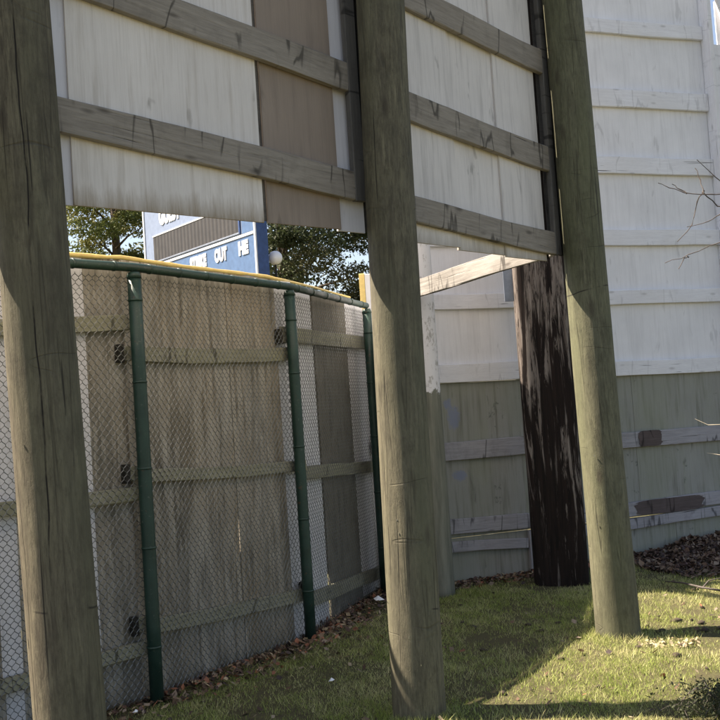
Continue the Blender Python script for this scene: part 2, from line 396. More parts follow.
V = np.stack([X, Y, Z], -1).reshape(-1, 3)
i, j = np.meshgrid(np.arange(nx-1), np.arange(ny-1)); q = (j*nx+i).reshape(-1)
me = bpy.data.meshes.new('ground'); me.from_pydata(V.tolist(), [], np.stack([q, q+1, q+1+nx, q+nx], 1).tolist())
g = link('ground', me, M['ground'], smooth=True); tag(g, kind='structure')

# ------------------------------------------------------------------ poles
POLES = [(-1.27, 4.05), (.185, 5.33), (1.575, 6.76)]
pl = ['thick round wooden pole on the left with a long dark vertical split, nearest the camera',
      'tan round wooden pole in the middle, standing in shaded grass before the white post',
      'greenish round wooden pole on the right, its foot at the edge of the sunlit grass']
rr = [(.142, .134), (.140, .124), (.146, .128)]
for k, (x, y) in enumerate(POLES):
    dx, sl = [(.03, -.024), (.0, .0145), (.027, -.012)][k]
    o = link('wooden_pole', round_mesh(6.6, rr[k][0], rr[k][1], 72, .04, .016, 1.3+k, bend=.005), M['pole%d' % (k+1)], None, Matrix.Translation((x+dx, y, -.05)) @ Matrix.Rotation(math.atan(sl), 4, 'Y'), smooth=True)
    tag(o, pl[k], 'pole', 'round poles carrying the raised screen wall')
def nail(pole, k, ang, z, tall):
    x, y = POLES[k]; dx, sl = [(.03, -.024), (.0, .0145), (.027, -.012)][k]; rad = rr[k][0]-(rr[k][0]-rr[k][1])*z/6.6+.002
    c = Vector((x+dx+sl*z+rad*math.sin(ang), y-rad*math.cos(ang), z))
    me = tube_mesh([[(c, .0022), (c+Vector((0, 0, tall)), .0022)]], 6); link('staple', me, M['nail'], pole)
_p = [o for o in col.objects if o.name.startswith('wooden_pole')]
for k, ang, z, tall in ((0, -.95, .80, .035), (0, -.5, 1.62, .01), (1, -.55, .95, .01), (1, -.9, 1.35, .012), (1, -.3, .42, .012), (1, -.6, 1.02, .008), (1, .1, .28, .008), (2, -.5, 1.2, .01), (2, -.7, .75, .01)): nail(_p[k], k, ang, z, tall)
P0 = (-2.85, 2.85)
o = link('wooden_pole', round_mesh(6.6, .147, .135, 48, .1, .012, 8.3, bend=.008), M['pole2'], None, Matrix.Translation((*P0, -.05)), smooth=True)
tag(o, 'round wooden pole outside the left edge of the view', 'pole', 'round poles carrying the raised screen wall')

# ------------------------------------------------------------------ raised screen wall carried by the poles
S1 = Sec(POLES[0], POLES[1]); S2 = Sec(POLES[1], POLES[2]); S0 = Sec(P0, POLES[0])
TOP = 6.3
W1 = empty('raised_wall', S1.pt(1.0, -.18, 2.56), 'raised cream plywood wall on grey rails, hung high between the round poles', 'wall')
po, ro = -.181, -.142       # panel face, rail face
def pn(S, a0, a1, z0, mat, off=po, z1=TOP, lab=None, **k):
    o = panel('panel', S, a0, a1, z0, z1, off, .012, mat, W1, seg=.3, **k)
    if lab: o['label'] = lab
    return o
pn(S0, .1, 1.1, 2.58, 'cream'); pn(S0, 1.105, S0.L-.02, 2.58, 'cream')
pn(S1, .04, .255, 2.584, 'bluewhite', off=po-.014, lab='narrow bluish white panel beside the left pole')
pn(S1, .245, 1.268, 2.584, 'cream', lab='cream panel with brown stains along its bottom edge')
pn(S1, 1.300, 1.785, 2.586, 'brown', off=po-.006, lab='brown unpainted panel')
pn(S1, 1.775, 1.97, 2.580, 'bluewhite', off=po-.022)
pn(S2, .10, .875, 2.556, 'cream2', off=po); pn(S2, .865, 1.348, 2.543, 'cream2', off=po-.014); pn(S2, 1.340, 1.80, 2.53, 'cream2', off=po)
pn(S2, 1.812, 1.845, 2.55, 'flaking', off=po-.01, lab='dark flaking strip beside the last rail ends')
# added strips behind the narrow gaps, blocking stray sunlight and sky
panel('gap_light_stop', S1, 1.255, 1.315, 2.60, TOP, po-.022, .012, 'post_board', W1, seg=.3)
panel('gap_light_stop', S2, 1.795, 2.16, 2.60, TOP, po-.040, .012, 'post_board', W1, seg=.3)
panel('gap_light_stop', S2, -.03, .14, 2.60, TOP, po-.040, .012, 'pitch', W1, seg=.3)
panel('gap_light_stop', S1, 1.93, 2.06, 2.60, TOP, po-.025, .012, 'pitch', W1, seg=.3)
def rl(S, a0, z0, a1, z1, h, mat='rail', bow=0):
    o = board('rail', S, a0, z0, a1, z1, h, ro, .037, mat, W1, bow=bow, seg=.09, jit=.0022, cham=.004, seed=a0*31+z0*7+1); return o
rl(S1, .10, 2.898, 1.862, 2.748, .160, bow=.004)
rl(S1, .10, 3.545, 1.862, 3.352, .160)
for z in (4.02, 4.62, 5.22, 5.82): rl(S1, .10, z, 1.862, z-.03, .16)
rl(S2, .15, 2.694, 1.862, 2.574, .152, bow=-.008)
rl(S2, .15, 3.300, 1.862, 3.152, .170, bow=-.010)
rl(S2, .15, 3.985, 1.862, 3.830, .168, bow=-.010)
for z in (4.42, 5.02, 5.62): rl(S2, .15, z+.04, 1.862, z, .165)
for z in (2.9, 3.55, 4.1, 4.7, 5.3, 5.9): rl(S0, .15, z, S0.L-.15, z, .16)
# upright boards fixed beside each pole
for S, lab in ((S1, None), (S2, None)):
    z0 = 2.745 if S is S1 else 2.575
    p0 = S.pt(1.866, ro+.004, z0)
    m = Matrix((Vector((0, 0, 1)), -S.n, -S.u)).transposed(); m = m.to_4x4()
    # local X up, Y behind, Z back towards the section start
    mm = Matrix(((0, -S.n.x, 0, 0), (0, -S.n.y, 0, 0), (1, 0, 0, 0), (0, 0, 0, 1)))
    zax = Vector((0, 0, 1)).cross(-S.n); mm = Matrix(((0, -S.n.x, zax.x, 0), (0, -S.n.y, zax.y, 0), (1, -S.n.z, zax.z, 0), (0, 0, 0, 1)))
    wdt = .075 if S is S1 else .06
    st = p0 if zax.dot(S.u) > 0 else p0+S.u*wdt
    mm.translation = st
    link('upright_board', beam_mesh(TOP-z0, .040, wdt, seg=.2, seed=3), M['post_board'], W1, mm)
    st2 = st - S.n*.012 + (S.u*(wdt+.006))
    m2 = mm.copy(); m2.translation = st2
    link('upright_board', beam_mesh(TOP-z0, .030, .045, seg=.2, seed=4), M['pitch'], W1, m2)

# ------------------------------------------------------------------ sunlit beam
def straight_beam(name, p0, p1, t, h, mat, parent=None, **k):
    p0, p1 = Vector(p0), Vector(p1); d = p1-p0
    return link(name, beam_mesh(d.length, t, h, **k), M[mat], parent, frame(p0, d))
bt = straight_beam('timber_beam', (.235, 8.655, 2.485), (1.37, 6.93, 2.59), .04, .145, 'beam', seed=5, jit=.003)
tag(bt, 'sunlit tan horizontal beam running from behind the middle pole to the raised wall', 'beam')
ys = empty('yellow_post', (.10, 9.16, 0), 'short yellow and white post showing above the end of the chain link fence', 'post')
straight = Sec((.04, 9.15), (.16, 9.15))
board('front_board', straight, 0, 0, .05, 0, 2.86, 0, .06, 'yellow', ys, seg=.02)
board('side_board', straight, .053, 0, .125, 0, 2.855, -.01, .05, 'signwhite', ys, seg=.02)

# ------------------------------------------------------------------ far white wall
W2 = empty('plywood_wall', FAR.pt(1.9, 0, 0), 'tall white plywood wall with horizontal rails, greenish and mossy below', 'wall')
cuts = [-.12, .475, 1.15, 2.297, 3.28]
for a, b in zip(cuts[:-1], cuts[1:]):
    panel('panel', FAR, a-.004, b+(.03 if b > 3 else .004), 1.80, 6.05, -.042-(.004 if a > .4 and a < 1.1 or a > 2 else 0), .014, 'farwhite', W2, seg=.4)
for a, b in zip([-.12, .486, .83, 1.40, 2.10, 2.62], [.486, .83, 1.40, 2.10, 2.62, 3.28]):
    panel('lower_panel', FAR, a-.004, b+.004, (.391 if a < .8 else .394), 1.799, -.040-(.004 if int(a*7) % 2 else 0), .014, 'mossy_blue' if a < 0 else 'mossy', W2, seg=.4)
for k, (a, b) in enumerate(zip([-.12, .35, .82, 1.3, 1.9, 2.305, 2.49, 2.9], [.35, .82, 1.3, 1.9, 2.305, 2.49, 2.9, 3.28])):
    panel('lower_panel', FAR, a-.004, b+.004, -.06, (.388 if a < .8 else .386), -.040-(k % 2)*.004, .014, 'mossy', W2, seg=.4)
def fr(z, h, mat='whiterail', a0=-.1, a1=3.28, z1=None, name='rail'):
    return board(name, FAR, a0, z, a1, z if z1 is None else z1, h, 0, .04, mat, W2, seg=.15, jit=.0025, bow=random.uniform(-.004, .004), seed=z+2)
for z, h in ((5.215, .145), (4.465, .180), (3.785, .170), (3.065, .160), (2.48, .140)): fr(z, h, a0=1.2 if z > 2.6 else -.1)
for z, h in ((5.215, .145), (4.465, .180), (3.785, .170), (3.065, .160)): fr(z, h, a0=-.1, a1=1.196)
fr(1.802, .170, a1=1.3); fr(1.782, .145, a0=1.304, z1=1.762)
fr(1.096, .165, 'greyrail', a1=1.3); fr(1.074, .150, 'greyrail', a0=1.304, z1=1.060)
fr(.432, .135, 'greyrail', a1=.83, z1=.408); fr(.405, .125, 'greyrail', a0=.834, a1=1.3)
fr(.392, .130, 'greyrail', a0=1.304, z1=.440)
fr(.272, .092, 'greyrail', a1=.80, z1=.228, name='lower_rail'); fr(.268, .100, 'greyrail', a0=1.30, z1=.322, name='lower_rail')
# brown repainted patches on two rails
def patch(a0, a1, z0, z1, off=.0045, mat='sidebrown', pw=.35, rag=1.):
    bm = bmesh.new(); n = 70; vs = []
    cx, cz, w_, h_ = (a0+a1)/2, (z0+z1)/2, (a1-a0)/2, (z1-z0)/2
    for k in range(n):
        t = 2*math.pi*k/n; c, s = math.cos(t), math.sin(t)
        x = w_*math.copysign(abs(c)**pw, c)*(1+rag*(random.uniform(-.05, .03)+.04*math.sin(k*1.7))); z = h_*math.copysign(abs(s)**pw, s)*(1+rag*random.uniform(-.05, .0))
        vs.append(bm.verts.new((x, 0, z)))
    f = bm.faces.new(vs); ex = bmesh.ops.extrude_face_region(bm, geom=[f])
    for v in ex['geom']:
        if isinstance(v, bmesh.types.BMVert): v.co.y -= .0015
    bmesh.ops.recalc_face_normals(bm, faces=bm.faces)
    me = bpy.data.meshes.new('patch'); bm.to_mesh(me); bm.free()
    o = link('paint_patch', me, M[mat], W2, frame(FAR.pt(cx, off, cz), FAR.u)); return o
patch(2.10, 2.37, 1.068, 1.225); patch(2.0, 2.81, .405, .548)
# short upright beside the flaking post, blue paint marks
def vboard(name, S, a, w_, z0, z1, off, t, mat, parent):
    zax = Vector((0, 0, 1)).cross(-S.n); mm = Matrix(((0, -S.n.x, zax.x, 0), (0, -S.n.y, zax.y, 0), (1, 0, 0, 0), (0, 0, 0, 1)))
    p = S.pt(a, off, z0)
    if zax.dot(S.u) < 0: p = p+S.u*w_
    mm.translation = p
    return link(name, beam_mesh(z1-z0, t, w_, seg=.2, seed=a+3), M[mat], parent, mm)
vboard('upright_board', FAR, .775-.02+.06, .09, -.05, .385, .0, .038, 'greyrail', W2)
vboard('corner_post', FAR, 3.285, .05, -.05, 6.2, .10, .14, 'whiterail', W2)
# leaning board and lower wall beyond the corner
a = vboard('leaning_board', FAR, 3.34, .23, -.05, 5.15, .06, .04, 'whiterail', W2)
b = straight_beam('leaning_board', FAR.pt(3.33, .055, 6.1), FAR.pt(3.62, .055, 5.05), .04, .12, 'whiterail', W2, seed=6)
panel('panel', FAR, 3.50, 5.2, -.05, 5.66, -.04, .014, 'farwhite', W2, seg=.4)
panel('panel', FAR, -.52, -.125, -.05, 3.3, -.04, .014, 'farwhite', W2, seg=.4)
panel('shade_panel', Sec((.212, 8.42), (.212, 8.92)), 0, .5, -.05, 3.3, 0, .014, 'farwhite', W2, seg=.4)  # added unseen panel that keeps the sun off the white post
# ------------------------------------------------------------------ posts before the far wall
o = link('painted_post', round_mesh(3.5, .122, .112, 40, .1, .012, 4.4), M['twotone'], None, Matrix.Translation((.556, 8.60, -.05)), smooth=True)
tag(o, 'round post with flaking white paint above and mossy bare wood below, behind the middle pole', 'post')
# square flaking post: rounded rectangle section, rough
def square_post():
    seg, n = 48, 50; vs, fs = [], []; Hh = 3.25
    for i in range(n):
        z = Hh*i/(n-1)
        for k in range(seg):
            t = 2*math.pi*k/seg; c, s = math.cos(t), math.sin(t)
            x = .232*math.copysign(abs(c)**.28, c); y = .17*math.copysign(abs(s)**.28, s)
            d = 1+.02*mnoise.noise(Vector((x*14, y*14, z*1.1)))+.012*mnoise.noise(Vector((x*50, y*50, z*3)))
            vs.append((x*d, y*d, z))
    for i in range(n-1):
        for k in range(seg):
            a, b = i*seg+k, i*seg+(k+1) % seg; fs.append((a, b, b+seg, a+seg))
    fs.append(tuple((n-1)*seg+k for k in range(seg))); fs.append(tuple(reversed(range(seg))))
    me = bpy.data.meshes.new('p'); me.from_pydata(vs, [], fs); return me
dp = empty('flaking_post', (1.60, 8.78, 0), 'thick square dark post with strips of peeling pale paint', 'post')
link('post', square_post(), M['flaking'], dp, Matrix.Translation((1.622, 8.78, -.05)) @ Matrix.Rotation(R(-8), 4, 'Z'), smooth=True)
bk = Sec((1.30, 8.72), (1.40, 8.72))
board('bracket', bk, 0, 2.47, .10, 2.47, .42, 0, .012, 'steel', dp, seg=.05)

# ------------------------------------------------------------------ plywood fence and chain link fence
FP = [(-5.2, 3.25), (-3.75, 3.85), (-2.41, 4.72), (-1.30, 5.87), (-.48, 7.22), (.088, 8.90)]
SEC = [Sec(a, b) for a, b in zip(FP[:-1], FP[1:])]
BF = empty('plywood_fence', (-.7, 7.0, 0), 'weathered plywood fence with mossy rails and a yellow top cap, behind the chain link', 'fence')
TZ = 2.596
bo = -.100                                            # panel face
FPI = [0]; A_, B_, C_ = SEC[2], SEC[3], SEC[4]
def fp(S, a0, a1, mat='fenceply', z0=-.04, z1=TZ, off=bo, lab=None):
    if mat == 'fencewhite': a0 -= .012; a1 += .012; off -= .014
    FPI[0] += 1
    if mat != 'fencewhite' and FPI[0] % 2 and S is not B_: a0 -= .006; a1 += .006; off -= .0135
    o = panel('panel', S, a0, a1, z0, z1, off, .012, mat, BF, seg=.3)
    if lab: o['label'] = lab
for S in SEC[:2]:
    fp(S, 0, S.L*.5-.003); fp(S, S.L*.5+.003, S.L)
A_, B_, C_ = SEC[2], SEC[3], SEC[4]
fp(A_, 0, .74); fp(A_, .745, .85, 'fencewhite'); fp(A_, .855, 1.235); fp(A_, 1.24, 1.325, 'fencewhite', lab='narrow pale strip beside the left pole'); fp(A_, 1.33, 1.62)
fp(B_, .0, .962); fp(B_, .970, 1.53); fp(B_, 1.54, 1.75, 'fencewhite')
fp(C_, .02, .33, 'fenceply'); fp(C_, .335, .68, 'fencewhite'); fp(C_, .74, 1.50, 'fencedark', lab='dark panel near the far end'); fp(C_, 1.505, 2.30, 'fencewhite', lab='pale panel at the far end')
fp(C_, .60, .76, 'fencedark', z0=.34, off=bo-.014)
def brl(S, a0, z0, a1, z1, h, bow=0, mat='mossrail'):
    board('rail', S, a0, z0, a1, z1, h, bo+.040, .038, mat, BF, bow=bow, seg=.1, jit=.002, seed=a0+z0*3)
for S in SEC[:2]:
    for z in (2.14, 1.2, .28): brl(S, .02, z, S.L-.02, z, .09)
for z0, z1 in ((-.04, .73), (.97, 2.60)):
    panel('gap_light_stop', B_, .93, 1.0, z0, z1, bo-.014, .02, 'fencedark', BF)  # added strips behind the joint; only one short slit passes light
brl(A_, .02, 2.08, 1.59, 2.172, .092, 0); brl(A_, .02, 1.17, 1.60, 1.162, .080); brl(A_, .02, .235, 1.60, .268, .080)
brl(B_, .09, 1.985, 1.66, 2.008, .098, -.02); brl(B_, .06, 1.262, 1.74, 1.19, .078, -.01); brl(B_, .06, .375, 1.69, .262, .09, -.012)
brl(C_, .0, 2.139, 2.15, 2.156, .112, 0); brl(C_, .18, 1.123, 2.17, 1.035, .100); brl(C_, .2, .185, 2.2, .085, .105)
# dark butt ends of the rails' blocks
for S, a, z in ((A_, 1.50, 1.985), (A_, 1.50, 1.28), (A_, 1.50, .40), (B_, 1.50, 2.13), (B_, 1.60, .30), (C_, 1.98, 2.22), (C_, 1.95, 1.22), (C_, 2.0, .22)):
    board('block', S, a, z-.01, a+.035, z-.01, .11, bo+.050, .045, 'pitch', BF, seg=.03)
    if S is not C_: board('rail', S, a+.037, z+.002, a+.11, z+.002, .085, bo+.044, .04, 'mossrail', BF, seg=.04)
# yellow corrugated cap: a tube along the top of every panel run
def cap_path():
    pts = []
    for S in SEC:
        n = 14
        for k in range(n):
            a = S.L*k/n
            pts.append(S.pt(a, bo-.006, TZ+.012+.003*math.sin(a*4+S.A.x*3)))
    return pts
cp = [p for p in cap_path()]
cut = int(len(cp)*.8)+3
me = tube_mesh([[(p, .0135+.002*math.sin(i*2.1)) for i, p in enumerate(cp[:cut])], [(p+Vector((0, 0, .004)), .009) for p in cp[cut-2:]]], 10)
link('yellow_cap', me, M['yellow'], BF, smooth=True)

CL = empty('chain_link_fence', (-.5, 7.2, 0), 'chain link fence on dark green posts in front of the plywood fence', 'fence')
for k, (x, y) in enumerate(FP):
    ps = link('post', round_mesh(2.50, .040, .040, 24, .5, 0, 1), M['green'], CL, Matrix.Translation((x, y, -.03)), smooth=True)
    link('post_cap', round_mesh(.035, .045, .034, 24, .02, 0, 1), M['green'], ps, Matrix.Translation((x, y, 2.47)), smooth=True)
    for z in (.35, .85, 1.35, 1.85, 2.3):
        link('tie_band', round_mesh(.012, .0435, .0435, 24, .01, 0, 1), M['green'], ps, Matrix.Translation((x, y, z+random.uniform(-.05, .05))), smooth=True)
link('top_rail', tube_mesh([[(Vector((x, y, 2.535)), .027) for x, y in FP]], 16), M['green'], CL, smooth=True)
for S in SEC[2:]:                                     # couplings / tie wires on the rail
    n = 6
    for k in range(n):
        a = S.L*(k+.5)/n; p = S.pt(a, 0, 2.535)
        link('tie_band', tube_mesh([[(p-S.u*.006, .0305), (p+S.u*.006, .0305)]], 14), M['green'], CL, smooth=True)
def chain(S, off=-.046, wz=.054, wx=.043, r=.0024, tw=.011):
    nxh = int(S.L/(wx/2)); nzh = int(2.46/(wz/2)); hx = S.L/nxh; hz = 2.46/nzh; segs = []
    I, J = np.meshgrid(np.arange(nxh+1), np.arange(nzh+1)); par = (I+J) % 2 == 0
    def wob(a, z): return .006*np.sin(a*5+z*3)+.004*np.sin(a*2-z*6), .003*np.sin(z*9+a*4)
    def P(a, z, o): dz = wob(a, z); return np.stack([a+dz[1], np.full_like(a, off)+dz[0]+o, z+.03], -1)
    a = I[par]*hx; z = J[par]*hz; seg = []
    seg.append((P(a, z-tw/2, 0), P(a, z+tw/2, 0)))
    for sx, o0, o1 in ((1, .0022, -.0022), (-1, -.0022, .0022)):
        ok = par & (I+sx >= 0) & (I+sx <= nxh) & (J < nzh)
        a = I[ok]*hx; z = J[ok]*hz; seg.append((P(a, z+tw/2, o0*.5), P(a+sx*hx, z+hz-tw/2, -o0*.5)))
    p0 = np.concatenate([s_[0] for s_ in seg]); p1 = np.concatenate([s_[1] for s_ in seg])
    d = p1-p0; d /= np.linalg.norm(d, axis=1, keepdims=True)
    e1 = np.cross(d, [0, 1, 0]); e1 /= np.linalg.norm(e1, axis=1, keepdims=True); e2 = np.cross(d, e1)
    ring = [e1*math.cos(t)*r+e2*math.sin(t)*r for t in (0, 2.094, 4.189)]
    faces = []
    for k in range(3):
        A1, B1 = ring[k], ring[(k+1) % 3]; faces.append(np.stack([p0+A1, p0+B1, p1+B1, p1+A1], 1))
    F = np.concatenate(faces)                          # local s, off, z -> parent space
    W = np.empty_like(F); W[..., 0] = S.A.x+F[..., 0]*S.u.x+F[..., 1]*S.n.x; W[..., 1] = S.A.y+F[..., 0]*S.u.y+F[..., 1]*S.n.y; W[..., 2] = F[..., 2]
    return np_mesh('mesh', W, 4)
for S in SEC: link('wire_mesh', chain(S), M['wire'], CL)

# ------------------------------------------------------------------ scoreboard
su = Vector((-math.sin(R(38)), math.cos(R(38)), 0)); sn = Vector((-su.y, su.x, 0))*1.0
sn = Vector((-.788, -.616, 0))
SB = empty('scoreboard', (-3.45, 21.95, 0), 'big blue baseball scoreboard with white lettering beyond the fence', 'scoreboard')
SR = Vector((-1.924, 20, 0))
def sbp(s, z, off=0): p = SR+su*s+sn*off; return Vector((p.x, p.y, z))
def sbox(name, s0, s1, z0, z1, off, t, mat, parent=SB):
    """s measured leftwards; box front at off, t thick behind"""
    p = sbp(s1, z0, off); m = frame(p, -su)
    if m.col[1].xyz.dot(sn) > 0: pass
    me = beam_mesh(s1-s0, t, z1-z0, cham=.004, jit=0, seg=.5)
    y = m.col[1].xyz
    if y.dot(sn) > 0: m.translation = p-sn*t
    return link(name, me, M[mat], parent, m)
sbox('body', -.02, 4.96, 3.3, 7.9, -.001, .26, 'navy')
sbox('lower_board', .05, 4.93, 3.3, 5.335, .012, .010, 'bluesign')
sbox('upper_board', .05, 4.93, 5.385, 7.85, .012, .010, 'bluelight')
sbox('right_board', .05, .50, 5.387, 6.4, .018, .005, 'bluesign')
sbox('trim', .0, 4.96, 5.318, 5.375, .03, .02, 'signwhite')
sbox('trim', -.02, .035, 3.3, 7.9, .034, .03, 'signwhite'); sbox('trim', 4.915, 4.975, 3.3, 7.9, .034, .03, 'signwhite')
sbox('digit_panel', .60, 4.47, 5.44, 6.02, .03, .015, 'louvre')
for z0, z1 in ((5.405, 5.44), (6.02, 6.05)): sbox('panel_frame', .56, 4.49, z0, z1, .04, .03, 'steel' if z0 < 6 else 'signwhite')
sbox('panel_frame', .555, .60, 5.40, 6.05, .04, .03, 'navy')
for s in (.7, 4.2):
    link('leg', round_mesh(3.6, .12, .12, 20, .5, 0, 1), M['rail'], SB, Matrix.Translation(sbp(s, -.05, -.14)), smooth=True)
def text(body, s_left, z, size, wid, bold=.010):
    cu = bpy.data.curves.new('t', 'FONT'); cu.body = body; cu.size = size/.70; cu.extrude = .006; cu.offset = bold; cu.resolution_u = 3
    t = bpy.data.objects.new('t', cu); col.objects.link(t); bpy.context.view_layer.update()
    me = bpy.data.meshes.new_from_object(t.evaluated_get(bpy.context.evaluated_depsgraph_get())); bpy.data.objects.remove(t)
    xs = [v.co.x for v in me.vertices]; x0, x1 = min(xs), max(xs); k = wid/(x1-x0)
    for v in me.vertices: v.co.x = (v.co.x-x0)*k
    m = Matrix((-su, Vector((0, 0, 1)), sn)).transposed().to_4x4(); m.translation = sbp(s_left, z, .022)
    o = link('lettering', me, M['signwhite'], SB, m); return o
text('STRIKE', 2.76, 4.985, .245, .74, .026); text('OUT', 1.66, 4.985, .25, .52, .026); text('HE', .665, 4.98, .25, .38, .026)
text('GUEST', 4.14, 6.27, .36, 1.05, .035)
bm = bmesh.new(); bmesh.ops.create_uvsphere(bm, u_segments=32, v_segments=20, radius=.145)
me = bpy.data.meshes.new('s'); bm.to_mesh(me); bm.free()
gl = empty('globe_lamp', (-1.60, 20.45, 0), 'round white globe beside the right edge of the blue scoreboard', 'lamp')
link('globe', me, M['globe'], gl, Matrix.Translation((-1.60, 20.45, 4.86)), smooth=True)
link('pole', round_mesh(4.75, .022, .02, 16, .5, 0, 1), M['pitch'], gl, Matrix.Translation((-1.60, 20.45, 0)), smooth=True)

# ------------------------------------------------------------------ trees beyond
def tree(x, y, H, rad, zb, cols, n, label, name='pine_tree', size=.16, seed=1, clumps=60, lean=0.):
    rg = np.random.default_rng(seed); t = empty(name, (x, y, 0), label, 'tree', 'trees beyond the fence')
    paths = [[((x, y, -.1), .24), ((x+.1, y, H*.5), .16), ((x, y, H*.95), .04)]]
    cs = []
    for k in range(clumps):
        a = rg.uniform(0, 2*math.pi); z = zb+(H-zb)*(k+rg.uniform(0, 1))/clumps; tt = (z-zb)/(H-zb)
        rm = rad*(.55+.45*math.sin(math.pi*min(1, tt*.85+.18)))*(1-tt**3*.75); q = rm*rg.uniform(.25, 1.0)
        c = np.array([x+q*math.cos(a), y+q*math.sin(a), z]); cs.append((c, rg.uniform(.35, .8)*rad*.34))
        if k % 2 == 0:
            paths.append([((x, y, z-.5), .05), ((x+q*.5*math.cos(a), y+q*.5*math.sin(a), z-.15), .035), (tuple(c), .012)])
    link('trunk', tube_mesh(paths, 7), M['bark'], t, smooth=True)
    per = n//clumps; P = []; C = []
    for c, r in cs:
        d = rg.normal(size=(per, 3)); d /= np.linalg.norm(d, axis=1, keepdims=True)
        pts = c+d*(r*rg.uniform(.2, 1, (per, 1))**.6)*np.array([1.25, 1.25, .6]); P.append(pts)
        base = np.array(cols[rg.integers(len(cols))]); C.append(base*rg.uniform(.65, 1.3, (per, 1)))
    P = np.concatenate(P); C = np.concatenate(C); N = len(P)
    e1 = rg.normal(size=(N, 3)); e1 /= np.linalg.norm(e1, axis=1, keepdims=True); e2 = np.cross(e1, rg.normal(size=(N, 3))); e2 /= np.linalg.norm(e2, axis=1, keepdims=True)
    s = rg.uniform(.6, 1.3, (N, 1))*size
    F = np.stack([P-e1*s*.5, P+e2*s*.22, P+e1*s*.5, P-e2*s*.22], 1)
    link('crown', np_mesh('crown', F, 4, C.astype(np.float32)), M['foliage'], t)
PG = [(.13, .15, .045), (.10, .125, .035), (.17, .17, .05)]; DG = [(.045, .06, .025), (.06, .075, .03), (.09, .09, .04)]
tree(-8.4, 35, 15, 2.9, 3.0, PG, 64000, 'sunlit olive green pine left of the blue scoreboard', seed=3, size=.13, clumps=110)
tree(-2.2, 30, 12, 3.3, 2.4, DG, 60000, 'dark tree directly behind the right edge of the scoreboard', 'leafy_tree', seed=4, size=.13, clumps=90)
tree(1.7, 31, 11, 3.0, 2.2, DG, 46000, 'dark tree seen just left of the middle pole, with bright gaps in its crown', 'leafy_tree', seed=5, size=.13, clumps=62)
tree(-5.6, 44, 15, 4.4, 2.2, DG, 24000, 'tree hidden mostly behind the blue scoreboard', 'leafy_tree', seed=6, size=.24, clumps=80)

# ------------------------------------------------------------------ bare sapling at the right
SP = empty('bare_sapling', (3.05, 7.15, 0), 'leafless sapling whose thin dark twigs reach in from the right edge', 'sapling')
BR = [[(3.04, 7.1, 2.75), (2.649, 7.0, 2.957), (2.558, 7.02, 2.967), (2.375, 7.04, 2.991), (2.285, 7.06, 3.038), (2.209, 7.08, 3.084)],
[(2.424, 7.12, 3.0), (2.382, 7.14, 3.042), (2.334, 7.16, 3.086)],
[(3.03, 7.15, 2.85), (2.764, 7.2, 3.031), (2.67, 7.22, 3.131), (2.556, 7.24, 3.27)],
[(2.517, 7.04, 2.98), (2.51, 7.08, 3.085), (2.488, 7.1, 3.178)],
[(2.516, 7.05, 3.0), (2.487, 7.1, 2.938), (2.436, 7.12, 2.769), (2.331, 7.14, 2.662)],
[(3.05, 7.1, 2.9), (2.713, 7.0, 2.874), (2.609, 7.02, 2.821), (2.534, 7.04, 2.772), (2.382, 7.06, 2.751)],
[(2.508, 7.06, 2.993), (2.629, 7.1, 2.894), (2.806, 7.12, 2.85), (3.05, 7.14, 2.70)],
[(3.04, 7.2, 2.70), (2.861, 7.24, 2.715), (2.681, 7.26, 2.657), (2.454, 7.28, 2.579), (2.28, 7.3, 2.535)],
[(2.45, 7.28, 2.57), (2.394, 7.2, 2.549), (2.337, 7.18, 2.47)]]
paths = []
for b in BR:
    n = len(b); pth = []
    for i in range(n-1):
        for k in range(3):
            t = k/3; p = Vector(b[i]).lerp(Vector(b[i+1]), t); p += Vector([random.uniform(-.006, .006) for _ in range(3)])
            pth.append([p, 0])
    pth.append([Vector(b[-1]), 0]); L = len(pth)
    paths.append([(p, .0052*(1-.55*i/L)*(1+.35*(i % 3 == 0))+.0012) if False else (p, (.0045-.0026*i/L)*(1+.25*(i % 3 == 0))) for i, (p, _) in enumerate(pth)])
link('twigs', tube_mesh(paths, 6), M['twig'], SP)
link('trunk', tube_mesh([[((3.05, 7.15, -.05), .028), ((3.06, 7.14, 1.4), .024), ((3.04, 7.12, 2.8), .018), ((3.08, 7.1, 4.2), .009)]], 12), M['twig'], SP, smooth=True)
ds = empty('dry_stems', (2.75, 7.1, 0), 'pale dry stem tips poking in from the right edge', 'plant')
link('stems', tube_mesh([[((2.76, 7.12, 0), .006), ((2.72, 7.16, .9), .005), ((2.648, 7.18, 1.331), .004), ((2.461, 7.2, 1.335), .0035), ((2.378, 7.22, 1.384), .002)],
     [((2.78, 7.05, 0), .006), ((2.70, 7.02, .7), .005), ((2.565, 7.0, 1.14), .004), ((2.466, 7.02, 1.128), .003), ((2.383, 7.04, 1.147), .002)]], 6), M['paletwig'], ds)

